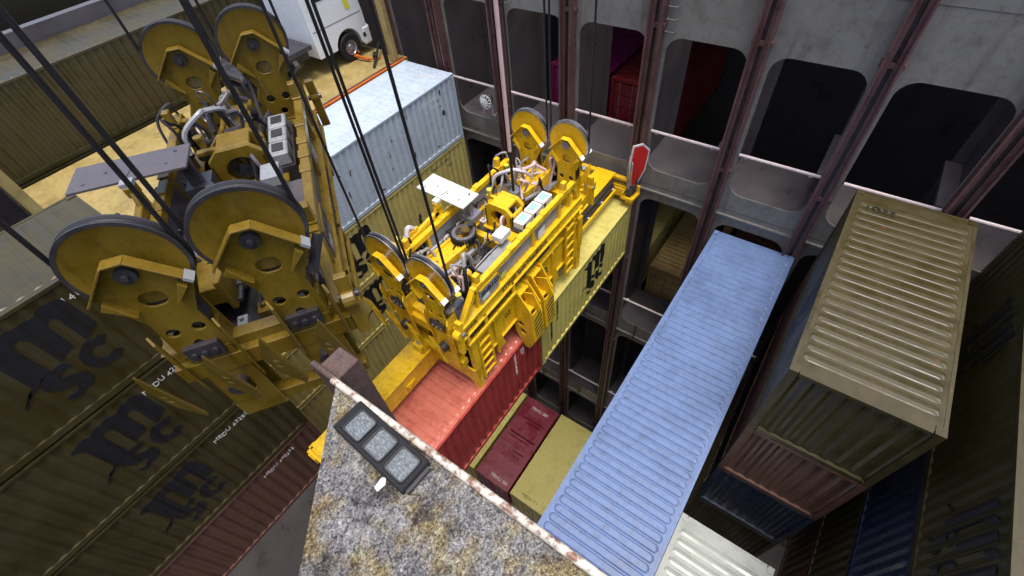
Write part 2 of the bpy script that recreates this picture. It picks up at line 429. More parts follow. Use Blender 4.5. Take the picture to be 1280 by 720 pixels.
# right stack
blue = container('pale blue long container with pressed roof ribs beside the wet deck', 'blue', (-.05,-4.09,-H), 12.19, RBLUE, 'containers in the right stack')
container('navy container directly under the pale blue long container', 'navy', (-.05,-4.09,-2*H-.02), 12.19, RB, 'containers in the right stack')
pg = container('pale grey container at bottom right next to the pale blue one', 'palegrey', (-4.5,-6.75,-H-3.3), 6.058, RB, 'containers in the right stack')
container('brown container under the pale grey one at bottom right', 'brown', (-4.5,-6.75,-2*H-3.32), 6.058, RB, 'containers in the right stack')

# low containers in the far half of the hold
mar = container('maroon container deep in the hold with white roof codes', 'maroon', (2.2,3.8,-18.8-H), 6.058, (.2,.9,.004,1.0), 'containers deep in the hold')
roof_text(mar, 'TRHU 381', -2.75, .3, .3, 'inkwhite', -math.pi/2); roof_text(mar, 'TRHU 381', 2.35, .6, .3, 'inkwhite', -math.pi/2)
def wet_marks(t, items):
    mb = MB()
    for x, y0, y1, w in items:
        n = 9; top = [(y0+(y1-y0)*k/n, x+w*rr.uniform(.3,1)) for k in range(n+1)]; bot = [(y, x-w*rr.uniform(.2,.8)) for y, _ in reversed(top)]
        mb.prism([(b_, a_) for a_, b_ in top+bot], 'z', H+.004, H+.006)
    me = mb.mesh('wet_mark'); return put('wet_mark', me, 'wetmaroon', t)
M['wetmaroon'] = plain('dark_rain_stain', (.07, .006, .012), .12)
rr = random.Random(3)
wet_marks(mar, [(1.6,-.95,.8,.06),(1.35,-.9,.3,.05),(.35,-1.0,.9,.09),(.1,-.6,.95,.06),(-.7,-.8,.0,.07),(-1.0,-.7,-.1,.05)])
lowk = container('low khaki container between the maroon one and the pale blue stack', 'khaki', (2.3,1.22,-18.85-H), 6.058, (.06,.12,.008,1.06), 'containers deep in the hold')
roof_text(lowk, 'MEDU 7 1', -2.75, .55, .26, 'ink', -math.pi/2)
container('low khaki container mostly hidden under the red one, left of the maroon one', 'khaki', (2.2,6.42,-18.8-H), 6.058, RB, 'containers deep in the hold')

# left stack, top to bottom
LY = 7.4+W/2
gr = container('weathered blue grey container topping the left stack, scuffed side', 'grey', (-.3,LY,.5), 12.19, (.2,.28,.01,1.03), 'containers in the left stack')
side_text(gr, 'CRXU 882 317', 4.2, 2.1, .17, 'inkwhite'); side_text(gr, '45 G1', 4.75, 1.85, .15, 'inkwhite'); roof_text(gr, '45G1 2', 5.3, -.2, .3, 'inkwhite', math.radians(-80))
sc = MB(); rr = random.Random(3)
def scuffs(t, n, x0, x1, z0, z1, mat='dark'):
    mb = MB()
    for i in range(n):
        x, z = rr.uniform(x0,x1), rr.uniform(z0,z1); w = rr.uniform(.02,.09); hh = rr.uniform(.02,.22) if rr.random() < .4 else rr.uniform(.02,.07)
        k = rr.randint(5,8); mb.prism([(x+w*rr.uniform(.5,1)*math.cos(6.28*j/k), z+hh*rr.uniform(.5,1)*math.sin(6.28*j/k)) for j in range(k)], 'y', -.003, 0)
    me = mb.mesh('scuff_marks'); conform(me, -W/2+.009); return put('scuff_marks', me, mat, t)
scuffs(gr, 26, -3, 5.7, .25, 2.3)
k1 = container('faded khaki container with black letter mark, second from top in left stack', 'khaki_old', (-.3,LY,-2.13), 12.19, RB, 'containers in the left stack')
add_logo(k1, -1.15, .45, 1.75); side_text(k1, 'MEDU 401885 2', 4.0, 2.15, .17, 'ink'); side_text(k1, '45G1', 4.9, 1.9, .14, 'ink')
k2 = container('faded khaki container with black letter mark, third from top in left stack', 'khaki_old', (-.3,LY,-4.75), 12.19, RB, 'containers in the left stack')
add_logo(k2, -1.1, .65, 1.7); side_text(k2, 'MEDU 817240 6', 4.0, 2.15, .17, 'ink')
container('short khaki container at the fourth level, far half of left stack', 'khaki_old', (2.25,LY,-7.37), 6.058, RB, 'containers in the left stack')
k3 = container('short streaked khaki container at the fourth level, middle of left stack', 'khaki_old', (-3.85+.02,LY,-7.37), 6.058, RB, 'containers in the left stack')
for i in range(2): container(('brown long container at the fifth level of left stack','dark olive long container at the lowest visible level of left stack')[i], ('brown','olive')[i], (-.3,LY,-9.99-2.62*i), 12.19, RB, 'containers in the left stack')
# second bay of the left side, nearer the camera and one row closer
for i in range(4):
    z = 3.1-2.63*i
    c = container(['dark olive container with black letter mark topping the near left stack','dark olive container with black letter mark, second in the near left stack','dark olive container with black letter mark, third in the near left stack','brown container at the foot of the near left stack'][i], ('olive','olive','olive','brown')[i], (-11.75,4.85+W/2,z), 12.19, RB, 'containers in the near left stack')
    if i < 3: add_logo(c, 3.0-.5*i, .5, 1.75)
    side_text(c, 'MEDU %d' % (418260+i*7331), 4.2, 2.15, .18, 'inkwhite')
# far rows on the left beyond the flat rack
FRY = 10.05+W/2
for i, (x, z, mt, lb) in enumerate([(-.3,.42,'brown','brown container under the flat rack carrying the white truck'),(-13.1,3.1,'olive','dark olive container in the second row at far left')]):
    container(lb, mt, (x,FRY,z), 12.19, RB, 'containers in the second left row')
for i, (x, z, mt, lb) in enumerate([(-.3,3.0,'olive','dark olive container behind the white truck'),(-.3,.4,'olive','dark olive container below the one behind the truck'),(-13.1,5.7,'olive','dark olive container raised high in the third row at far left')]):
    container(lb, mt, (x,FRY+5.3,z), 12.19, RB, 'containers in the third left row')
# right hand rows
RY = -10.2
for i, (mt, z, lb) in enumerate([('olive',.6,'dark olive container with black letter mark topping the far right stack'),('navy',-2.0,'dark blue container second down in the far right stack'),('olive',-4.6,'dark olive container third down in the far right stack'),('brown',-7.2,'brown container at the foot of the far right stack')]):
    c = container(lb, mt, (-.2,RY,z), 12.19, RBLUE if mt == 'navy' else RB, 'containers in the far right stack')
    if i in (0,): add_logo(c, .2, .5, 1.7, 1); add_logo(c, -4.4, .5, 1.7, 1)

for i, (mt, lb) in enumerate([('olive','dark olive short container topping the stack just right of the pale blue container'),('brown','brown short container second in the stack right of the pale blue container'),('navy','dark blue short container third in the stack right of the pale blue container'),('olive','dark olive short container fourth down right of the pale blue container')]):
    c = container(lb, mt, (2.8,-7.0,.35-2.62*i), 6.058, RB, 'containers in the short right stack', rz=math.pi)
    if i == 0: add_logo(c, -.6, .5, 1.7); roof_text(c, '22G1', -2.5, -.3, .3, 'ink', -math.pi/2)
# containers of the next hold, seen through the bulkhead openings
def inhold(lb, mt, y, ztop, x=9.1):
    return container(lb, mt, (x+3.03,y,ztop-H), 6.058, RB, 'containers in the next hold')
inhold('magenta container seen through the middle upper opening of the bulkhead', 'magenta', 4.08, 2.5)
inhold('dark red container seen through the upper opening right of the magenta one', 'darkred', 1.45, 2.5)
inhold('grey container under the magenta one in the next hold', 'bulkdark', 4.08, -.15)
inhold('tan container seen through the lower opening at right', 'tan', -1.38, -6.1)
tk = inhold('khaki container end glimpsed below the hanging khaki container', 'khaki_old', 1.3, -5.2)
inhold('dark brown container glimpsed deep behind the bulkhead at right', 'brown', -4.1, -6.1)

ltx = inhold('dark container with faint white letters deep behind the bulkhead', 'olive', 1.45, -9.3, 8.7)
put('lettering', text_mesh('TEX', .55, T(-3.05,.55,1.1) @ Matrix(((0,0,-1,0),(-1,0,0,0),(0,1,0,0),(0,0,0,1))), .02), 'inkwhite', ltx)
# ------------------------------------------------------------------ flat rack and truck
fr = thing('flat_rack', 'yellow brown flat rack with orange edge carrying the white truck', 'flat rack', (-.3,FRY,3.03))
b = MB(); b.box((-6.0,-1.2,-.25),(6.45,3.7,.0)); b.build('floor', 'frt', fr)
b = MB(); b.box((-6.0,-1.3,-.2),(6.3,-1.2,.05)); b.build('side_rail', 'orange', fr)
b = MB(); b.box((-6.0,-1.17,.0),(6.3,-1.1,.06)); b.build('inner_rail', 'rust', fr)
for sx in (1, -1):
    b = MB(); b.box((min(sx*5.85,sx*6.1),-1.14,.0),(max(sx*5.85,sx*6.1),-.86,3.2)); b.build('corner_post', 'frt', fr, bevel=.03)
st = MB(); st.bar((5.1,-.75,.06),(6.35,.1,.4),.07,.05); st.bar((5.55,-.4,.2),(5.75,-.25,.25),.16,.12)
tag(st.build('lashing_strap', 'rubber', None), 'black lashing strap in front of the white truck', 'strap').location = (-.3,FRY,3.03)
st = MB(); st.bar((5.3,.75,.2),(5.45,-.15,.1),.1,.08); st.bar((5.2,.7,.2),(5.6,.55,.25),.12,.12); st.bar((5.45,-.15,.1),(5.85,-.35,.05),.06,.05)
tag(st.build('lashing_ratchet', 'orange', None), 'orange lashing ratchet by the front wheel of the white truck', 'ratchet').location = (-.3,FRY,3.03)
tr = thing('truck', 'white truck lashed on the flat rack at upper left', 'truck', (4.7,12.95,3.03))
b = MB()
cab = [(-1.15,.6),(-.32,.6)]+[(.3+.6*math.cos(math.radians(a)), .52+.62*math.sin(math.radians(a))) for a in range(172,4,-12)]+[(.92,.45),(1.15,.42),(1.3,.6),(1.3,1.4),(1.2,2.4),(1.0,3.3),(-1.15,3.4)]
b.prism(cab, 'y', -1.16, 1.16); b.build('cab', 'truck', tr, bevel=.04)
b = MB(); b.box((.98,-1.2,.3),(1.42,1.2,1.0)); b.build('bumper', 'truck', tr, bevel=.09)
b = MB(); b.box((-1.1,-1.166,1.5),(1.2,-1.155,1.52)); b.box((1.0,-1.205,.62),(1.12,-1.19,.78)); b.build('panel_gap', 'dark', tr)
b = MB(); b.box((1.31,-1.0,1.5),(1.335,1.0,2.5), Matrix.Rotation(math.radians(-10),4,'Y') @ T(.33,0,.0)); b.build('windscreen', 'glass', tr)
b = MB(); b.prism([(-.6,2.35),(.9,2.3),(.8,3.05),(-.6,3.1)], 'y', -1.172, -1.155); b.build('side_window', 'glass', tr)
b = MB(); b.prism([(.55,1.75),(.78,1.75),(.75,2.1),(.53,2.1)], 'y', -1.172, -1.15); b.build('sticker', 'tape', tr)
b = MB(); b.box((1.36,-1.0,.45),(1.44,-.6,.62)); b.build('headlight', 'glass', tr); b = MB(); b.box((1.36,.6,.45),(1.44,1.0,.62)); b.build('headlight', 'glass', tr)
b = MB(); b.box((-4.2,-.45,.55),(-1.15,.45,.8)); b.box((-4.2,-1.1,1.05),(-1.3,1.1,1.2)); b.build('chassis', 'dark', tr)
for wx in (.3, -3.4):
    for s in (-1, 1):
        b = MB(); b.lathe([(-.14,.26),(-.15,.46),(-.1,.5),(.1,.5),(.15,.46),(.14,.26)], 'y', (0,0,0), 28)
        w = b.build('wheel', 'rubber', tr, True, loc=(wx,s*1.02,.5))
        b = MB(); b.lathe([(-.12,.001),(-.13,.1),(-.06,.14),(-.05,.22),(-.135,.27),(.1,.27),(.1,.001)], 'y', (0,0,0), 24); b.build('rim', 'steel', w, True)

# ------------------------------------------------------------------ ship structure
PCS = [.1+2.65*k for k in range(-5, 6)]
bk = thing('cargo_hold_bulkhead', 'grey green steel bulkhead with rounded openings across the hold', 'bulkhead', (0,0,0))
LEV = [(1.3,5.45),(-7.2,.12),(-15.7,-8.4),(-20.6,-16.9)]
b = MB(); holes = []
for c in PCS[:-1]:
    for z0, z1 in LEV: holes.append(rrect(c+.27, z0, c+2.4, z1, .42))
b.plate([(-14,-21.4),(14.6,-21.4),(14.6,9.3),(-14,9.3)], holes, 'x', 6.3, 6.34); b.build('front_plating', 'bulk', bk)
holes = []; b = MB()
for c in PCS[:-1]:
    for z0, z1 in ((.35,5.9),(-8.3,-.6),(-16.8,-9.2)): holes.append(rrect(c+.27, z0, c+2.4, z1, .3))
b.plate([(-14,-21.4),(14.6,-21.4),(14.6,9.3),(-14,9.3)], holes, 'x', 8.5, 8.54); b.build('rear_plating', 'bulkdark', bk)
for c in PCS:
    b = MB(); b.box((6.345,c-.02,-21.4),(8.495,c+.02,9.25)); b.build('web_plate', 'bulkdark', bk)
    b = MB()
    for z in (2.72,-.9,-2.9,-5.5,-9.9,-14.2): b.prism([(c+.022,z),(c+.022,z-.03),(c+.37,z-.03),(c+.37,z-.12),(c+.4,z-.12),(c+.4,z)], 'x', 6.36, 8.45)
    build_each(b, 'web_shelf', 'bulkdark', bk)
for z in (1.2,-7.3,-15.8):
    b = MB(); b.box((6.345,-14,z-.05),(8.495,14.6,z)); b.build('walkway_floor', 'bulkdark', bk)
for z0 in (-8.0,-16.5,.5):
    b = MB(); b.box((6.22,-14,z0-.03),(6.3,14.6,z0+.03)); b.build('ledge', 'bulk', bk)
for zz in (2.75,-5.5,-14.15):
    for c in PCS[:-1]:
        b = MB(); b.tube([(6.17,c+.28,zz),(6.17,c+2.38,zz)], .045, 8); b.bar((6.17,c+.5,zz-.06),(6.3,c+.5,zz-.06),.1,.06); b.bar((6.17,c+2.2,zz-.06),(6.3,c+2.2,zz-.06),.1,.06)
        b.build('handrail', 'rail', bk, True)
for zz in (-8.0,-16.5):
    for i, c in enumerate(PCS[:-1]):
        b = MB(); b.bar((6.2,c+1.6,zz-.1),(6.2,c+1.6,zz+1.0),.06,.06); b.build('stanchion', 'dark', bk)
for i, c in enumerate(PCS):
    names = {6: 'rusty vertical cell guide post right behind the hanging container corner', }
    g = thing('cell_guide', '', 'guide post', (6.1,c+.05,-21.3), 0, 'rusty cell guide posts on the bulkhead')
    b = MB()
    for s in (-1, 1):
        b.box((-.03,s*.1-.05*1,0),(.19,s*.1+.05,30.2)); a, e = sorted((s*.15, s*.2)); b.box((-.16,a,0),(.19,e,30.2))
    build_each(b, 'guide_rail', 'guide', g)
    b = MB(); b.box((.06,-.05,0),(.19,.05,30.2)); b.build('web', 'dark', g)
    b = MB()
    for z in (6,12.4,18.3,23.4,27): b.box((-.02,-.24,z),(.19,.24,z+.1))
    build_each(b, 'bracket', 'guide', g)
    y = c
    g['label'] = {8:'rusty cell guide post beside the far end of the blue grey container',7:'rusty cell guide post between the caged lamp and the left sheave',
                  6:'rusty cell guide post left of the dark red container opening',5:'long rusty cell guide post at the far end of the hanging khaki container',
                  4:'rusty cell guide post first to the right of the red and grey flipper',3:'rusty cell guide post second to the right of the red and grey flipper',2:'rusty cell guide post third to the right of the flipper',
                  1:'rusty cell guide post beside the far right stack',0:'rusty cell guide post rightmost behind the far right stack',9:'rusty cell guide post behind the flat rack end',10:'rusty cell guide post leftmost on the bulkhead'}[i]
b = MB()
for c in PCS[:-1]:
    for z in (6.9, -7.8, .7): b.box((6.292,c+.2,z),(6.3,c+2.5,z+.012))
build_each(b, 'weld_seam', 'bulkdark', bk)
b = MB()
for c in (PCS[6]+2.05, PCS[4]+2.05):
    for z in range(0, 12): b.tube([(6.3,c+.18,5.6+.3*z),(6.18,c+.18,5.6+.3*z),(6.18,c+.42,5.6+.3*z),(6.3,c+.42,5.6+.3*z)], .014, 6)
build_each(b, 'ladder_rung', 'bulk', bk)
# hold sides, floor
b = MB(); b.box((-22,-14,-21.9),(22,18,-21.4)); struct(b.build('hold_floor', 'bulkdark'))
b = MB(); b.box((-22,-14.4,-21.4),(22,-14,6)); tag(b.build('hold_side_wall', 'bulkdark'), 'dark grey steel side wall closing the hold at right', 'wall')
b = MB(); b.box((-22,18,-21.4),(22,18.4,6)); tag(b.build('hold_side_wall', 'bulkdark'), 'dark grey steel side wall behind the left container rows', 'wall')
b = MB(); b.box((15.5,-14,-21.4),(15.9,18,9)); tag(b.build('hold_end_wall', 'bulkdark'), 'dark end wall of the next hold behind the bulkhead', 'wall')
b = MB(); b.box((8.56,-14,8.9),(15.5,18,9.2)); tag(b.build('hatch_cover', 'bulk'), 'closed grey hatch cover over the next hold', 'hatch cover')
b = MB(); b.box((-22.4,-14,-21.4),(-22,18,6)); tag(b.build('hold_end_wall', 'bulkdark'), 'dark end wall of the hold behind the viewer', 'wall')
# near deck platform
DZ = 9.45
b = MB(); b.prism([(-6.235,-9),(-6.235,-3.49),(-8.6,-5.4),(-8.6,-9)], 'z', DZ-.3, DZ); dk = struct(b.build('deck', 'deck'))
dk.data.materials[0] = M['deck']
b = MB()
b.tube([(-6.225,-9,DZ+.012),(-6.225,-3.47,DZ+.012)], .014, 10); b.box((-6.233,-9,DZ-.28),(-6.217,-3.47,DZ+.004))
tag(b.build('coaming_edge', 'cream', None, True), 'chipped cream steel lip along the edge of the wet deck', 'coaming')
b = MB(); b.box((-8.4,-9,-21.4),(-6.5,-5.6,DZ-.31)); tag(b.build('deck_support_wall', 'bulkdark'), 'grey steel wall carrying the wet deck', 'wall')
gp = MB(); gp.box((-6.19,-3.40,7.6),(-6.08,-3.28,9.35)); gp.box((-6.215,-3.43,9.0),(-6.19,-3.26,9.38))
tag(gp.build('edge_post', 'rust_fine', bevel=.006), 'rust brown post standing just beyond the deck edge at left', 'post')
# floodlight lying on the deck
fl = thing('floodlight', 'black floodlight bar with square ribbed lenses lying on the wet deck', 'floodlight', (-6.315,-3.985,DZ+.002), math.radians(90-4))
def flight():
    n = 3; step = .1085
    b = MB(); o = [(0,-.062),(n*step+.03,-.062),(n*step+.03,.062),(0,.062)]
    hs = [rrect(.018+step*k, -.045, .018+step*k+.088, .045, .012, 4) for k in range(n)]
    b.plate(o, hs, 'z', .02, .034); b.box((0,-.062,0),(n*step+.03,.062,.0195)); b.build('housing', 'rubber', fl, bevel=.004)
    for k in range(n):
        b = MB(); b.prism(rrect(.02+step*k, -.043, .02+step*k+.084, .043, .011, 4), 'z', .02, .031); b.build('lens', 'lens', fl)
        b = MB()
        b.plate(rrect(.017+step*k, -.046, .019+step*k+.088, .046, .013, 4), [rrect(.022+step*k, -.041, .022+step*k+.08, .041, .01, 4)], 'z', .031, .0375); b.build('bezel', 'dark', fl)
    b = MB(); b.box((-.012,-.05,.0),(0,.05,.016)); b.build('end_cap', 'dark', fl)
flight()
ch = MB(); ch.prism([(-.018,-.008),(.012,-.014),(.03,0),(.02,.012),(-.014,.01)], 'z', 0, .003)
tag(ch.build('paint_flake', 'white', loc=(-6.397,-3.893,DZ+.002)), 'loose white paint flake lying by the floodlight', 'flake')
# loose scale and grit on the deck
gb = MB(); r5 = random.Random(11)
for i in range(2600):
    x, y = r5.uniform(-7.2,-6.25), r5.uniform(-5.4,-3.5); s = r5.uniform(.0008,.0028); a = r5.uniform(0,6.28)
    if y > -3.53-(-6.235-x)*.81: continue
    gb.add([(x+s*math.cos(a+k*1.57)*(1 if k%2 else .6), y+s*math.sin(a+k*1.57), DZ+.0005+(s*.5 if k%2 else .0)) for k in range(4)]+[(x,y,DZ+s*.8)], [(0,1,4),(1,2,4),(2,3,4),(3,0,4)])
gg = gb.build('deck_grit', 'grit'); gg['kind'] = 'stuff'; gg['label'] = 'fine flakes and grit scattered over the wet deck'

# caged lamp on the bulkhead
lp = thing('caged_lamp', 'round caged floodlight on a small bracket on the bulkhead', 'lamp', (6.0,6.17,1.65))
b = MB(); b.lathe([(-.02,.001),(-.02,.24),(.12,.22),(.3,.1),(.34,.001)], 'x', (0,0,.55), 20); b.build('lamp_head', 'steel', lp, True)
b = MB()
for k in range(6):
    a = k*math.pi/6; b.tube([(-.03,.26*math.cos(a),.55+.26*math.sin(a)),(-.12,.13*math.cos(a),.55+.13*math.sin(a)),(-.13,0,.55),(-.12,-.13*math.cos(a),.55-.13*math.sin(a)),(-.03,-.26*math.cos(a),.55-.26*math.sin(a))], .012, 6)
for rr_, d in ((.26,-.03),(.14,-.115)): b.tube([(d,rr_*math.cos(t*.3142),.55+rr_*math.sin(t*.3142)) for t in range(21)], .012, 6)
b.build('cage', 'white', lp, True)
b = MB(); b.bar((.1,-.2,.0),(.1,-.2,.5),.05,.05); b.bar((.1,.2,.0),(.1,.2,.5),.05,.05); b.bar((.1,-.25,.0),(.3,-.25,.0),.05,.05); b.bar((.1,.25,.0),(.3,.25,.0),.05,.05); b.build('bracket', 'rail', lp)

# ------------------------------------------------------------------ headblock
XC = -.12
hb = thing('headblock', 'bright yellow split headblock with four rope sheaves on the spreader', 'headblock', (XC,1.2,0), 0, 'crane headblocks')
Y = 'yellow'
def side_frame(s):
    b = MB(); y = s*1.02
    b.box((-2.05,y-.07,3.34),(2.15,y+.07,3.5)); b.bar((-2.0,y,3.42),(-2.62,y,2.72),.14,.14); b.bar((2.1,y,3.42),(2.42,y,2.72),.14,.14)
    for x in (-1.95,-1.22,.25,1.45,1.95): b.box((x-.05,y-.05,2.78),(x+.05,y+.05,3.36))
    for x in (-1.85,1.68): b.box((x-.07,y-.06,3.5),(x+.07,y+.06,3.78)); b.box((x-.09,y-.08,3.5),(x+.09,y+.08,3.54))
    for x in (-.6,-.2,.2,.75): b.box((x-.1,y-.085,3.5),(x+.1,y+.085,3.525))
    o = b.build('side_frame', Y, hb, bevel=.012)
    b = MB(); b.box((-2.72,y-.09,2.48),(2.5,y+.09,2.8)); b.box((-2.72,y-.14,2.46),(2.5,y+.14,2.5)); b.box((-2.72,y-.12,2.795),(2.5,y+.12,2.82)); b.build('lower_rail', Y, o, bevel=.01)
    b = MB()
    for x0, x1 in ((-1.17,.2),(.3,1.4)): b.box((x0,y-s*.03-.01,2.84),(x1,y-s*.03+.01,3.32))
    build_each(b, 'infill_panel', 'sign', o)
    b = MB(); b.box((-2.6,y+s*.13-.03,2.1),(-.75,y+s*.13+.03,2.2)); 
    for x in (-2.55,-1.9,-.8): b.box((x-.05,y+s*.1-.03,2.1),(x+.05,y+s*.1+.03,2.5))
    b.build('guard_strip', Y, o, bevel=.008)
    b = MB(); b.box((-2.5,y-.05,2.2),(.9,y+.02,2.42)); b.build('cable_tray', 'dark', o)
    return o
for s in (-1, 1): sf = side_frame(s); SFR = sf if s < 0 else globals().get('SFR'); SFL = sf
SFR = [c for c in children(hb) if c.name.startswith('side_frame')][0]
b = MB(); b.box((-1.9,-1.1,2.9),(-1.27,-1.075,3.3)); sg = b.build('sign_plate', 'sign', SFR)
b = MB(); b.box((-1.9,-1.1,2.86),(-1.27,-1.08,2.9)); b.box((-1.9,-1.104,3.3),(-1.27,-1.08,3.33)); build_each(b, 'sign_trim', Y, SFR)
put('lettering', text_mesh('SHB103', .2, T(-1.87,-1.103,3.09) @ XZ, .006), 'ink', sg)
b = MB(); b.box((-1.84,-1.103,2.94),(-1.6,-1.1,3.05)); b.build('maker_plate', 'white', sg)
put('lettering', text_mesh('STINIS Split Headblock', .205, T(-1.2,-1.114,2.56) @ XZ, .004), 'ink', SFR)
put('lettering', text_mesh('STINIS', .14, T(-2.55,-1.114,2.57) @ XZ, .003), 'ink', SFR)
b = MB()
for x in (-2.62,-1.2,0,1.3,2.4): b.box((x-.09,-.93,2.45),(x+.09,.93,2.76))
build_each(b, 'cross_beam', Y, hb, bevel=.01)
b = MB(); b.box((-2.5,-.9,2.4),(2.3,.9,2.44)); b.build('tray', 'dark', hb)
b = MB(); b.box((-1.25,-.85,2.95),(-.1,-.45,3.05)); b.box((-.95,-.9,2.78),(-.9,-.4,2.95)); b.build('grey_cover', 'sign', hb, bevel=.01)
b = MB(); b.prism([(.45,2.88),(.75,2.88),(.75,3.12),(.45,3.12)], 'y', -1.055, -1.05); b.build('warning_label', 'white', SFR)
b = MB(); b.prism([(-1.1,2.9),(-.9,2.9),(-.9,3.05),(-1.1,3.05)], 'y', -1.055, -1.05); b.build('warning_label', 'tape', SFR)
# centre arms with toothed slewing rings
def arm(x0, y0, z0, x1, y1, z1, w):
    d = V((x1-x0,y1-y0,0)); a = math.atan2(d.y,d.x); l = d.length
    m = T(x0,y0,0) @ Matrix.Rotation(a,4,'Z')
    b = MB()
    for s in (-1, 1):
        yy = s*w*.42; b.prism([(-.15,z0-.4),(l,z0-.3),(l,z1-.02),(l*.55,z0+.12),(.1,z0+.1),(-.15,z0-.05)], 'y', yy-.04, yy+.04, m)
    b.prism([(-.05,z0-.1),(l,z0-.15),(l,z1-.1),(l*.55,z0+.04),(.1,z0+.02)], 'y', -w*.4, w*.4, m); b.prism([(.12,-.42*w),(l*.5,-.42*w),(l*.5,.42*w),(.12,.42*w)], 'z', z0+.02, z0+.05, m)
    o = b.build('arm', Y, hb, bevel=.015)
    b = MB(); b.lathe([(-.12,.2),(.12,.2),(.12,.29),(-.12,.29),(-.12,.2)], 'z', (x0-.02*(1 if x1>x0 else -1),y0,z0+.12), 28)
    b.build('slewing_ring', 'steel', o, True)
    b = MB()
    for k in range(28):
        t = 2*math.pi*k/28; b.box((.285,-.022,-.1),(.325,.022,.1), T(x0,y0,z0+.12) @ Matrix.Rotation(t,4,'Z'))
    b.build('ring_teeth', 'rubber', o)
    b = MB()
    sgn = 1 if x1 > x0 else -1
    b.tube([(x0+sgn*.1,y0-w*.75,z0-.02),(x1-sgn*.1,y1-w*.75,z0-.05)], .07, 12); b.tube([(x1-sgn*.5,y1-w*.75,z0-.05),(x1+sgn*.15,y1-w*.75,z0-.05)], .035, 10)
    b.tube([(x0+sgn*.1,y0+w*.75,z0+.0),(x1-sgn*.2,y1+w*.75,z0-.05)], .07, 12)
    build_each(b, 'hydraulic_cylinder', 'steel', o, True)
arm(-.58,.45,3.0,-2.15,.55,3.25,.56)
arm(1.3,.42,3.0,2.55,.12,3.35,.56)
# plug basket in the middle
pb = MB(); pb.plate([(-.4,2.78),(.42,2.78),(.42,3.45),(.25,3.6),(-.25,3.6),(-.4,3.45)], [circ(0,3.2,.24,20)], 'x', .28, .38); pb.plate([(-.4,2.78),(.42,2.78),(.42,3.45),(.25,3.6),(-.25,3.6),(-.4,3.45)], [circ(0,3.2,.24,20)], 'x', .75, .85)
pb.box((.28,-.4,2.76),(.85,-.34,3.4)); pb.box((.28,.36,2.76),(.85,.42,3.4)); pb.box((.38,-.25,3.52),(.75,.25,3.6)); pb.box((.2,-.5,2.76),(.95,.5,2.82)); pb.box((-.1,-.6,2.9),(.3,-.3,3.0)); pb.box((.6,.3,3.42),(.7,.6,3.5)); pb.build('plug_basket', Y, hb, bevel=.012)
b = MB(); b.lathe([(0,.15),(.3,.15),(.3,.2),(0,.2),(0,.15)], 'x', (.4,0,3.2), 20); b.build('cable_plug', 'dark', hb, True)
b = MB(); b.box((.98,-.05,3.25),(1.2,.2,3.5)); b.build('plug_socket', 'steel', hb, bevel=.02)
b = MB(); b.box((-.42,-.6,3.22),(-.02,-.32,3.4)); b.box((-.3,-.5,2.76),(-.2,-.42,3.22)); b.build('junction_box', 'white', hb, bevel=.015)
for i in range(3):
    b = MB(); x = .3+.46*i; b.box((x,-.72,3.1),(x+.42,-.42,3.32)); o = b.build('battery_box', 'white', hb, bevel=.02)
    b = MB(); b.box((x+.1,-.66,3.32),(x+.33,-.48,3.335)); b.build('label_pad', 'teal', o)
    b = MB(); b.box((x+.02,-.735,3.12),(x+.1,-.72,3.28)); b.build('plug', 'dark', o)
b = MB(); b.box((.25,-.76,2.78),(1.75,-.38,3.1)); b.build('battery_shelf', 'dark', hb)
# white cover plate on its post
cp = MB(); cp.prism([(-.45,.42),(.17,.42),(.24,1.95),(-.4,1.95)], 'z', 3.86, 3.9); cpo = cp.build('cover_plate', 'offwhite', hb, bevel=.006)
b = MB()
for x, y in ((-.25,.7),(-.1,1.5),(-.2,1.1),(.02,.6),(-.28,1.75),(.05,.62)): b.cyl((x,y,0),'z',.022,3.9,3.905,10)
b.bar((-.35,1.2,3.903),(-.1,1.15,3.903),.012,.006); build_each(b, 'bolt', 'dark', cpo)
b = MB(); b.box((-.2,.45,2.9),(-.08,.62,3.855)); b.box((-.3,.35,3.3),(.1,.7,3.45)); b.build('cover_post', 'steel', hb)
b = MB(); b.bar((-.2,.5,3.2),(-.45,.3,3.5),.12,.12); b.build('camera_bracket', 'dark', hb)
# left lug plates and loop handle
b = MB()
b.bar((-2.1,1.15,3.45),(-.6,1.15,3.6),.1,.12); b.prism([(-1.1,2.8),(-.5,2.8),(-.45,3.75),(-.65,3.85),(-.75,3.6)], 'y', 1.1, 1.16); b.prism([(-1.7,2.9),(-1.45,2.9),(-1.3,3.7),(-1.6,3.7)], 'y', 1.12, 1.18)
b.box((-.66,1.06,3.75),(-.5,1.2,3.9)); b.build('lug_plate', Y, hb, bevel=.01)
b = MB(); b.box((-.64,1.05,3.9),(-.5,1.21,3.96)); b.build('limit_switch', 'white', hb)
b = MB(); b.tube([(1.5,1.12,3.4),(1.5,1.2,3.2),(1.95,1.2,3.2),(1.95,1.12,3.4)], .025, 8); b.build('grab_handle', Y, hb, True)
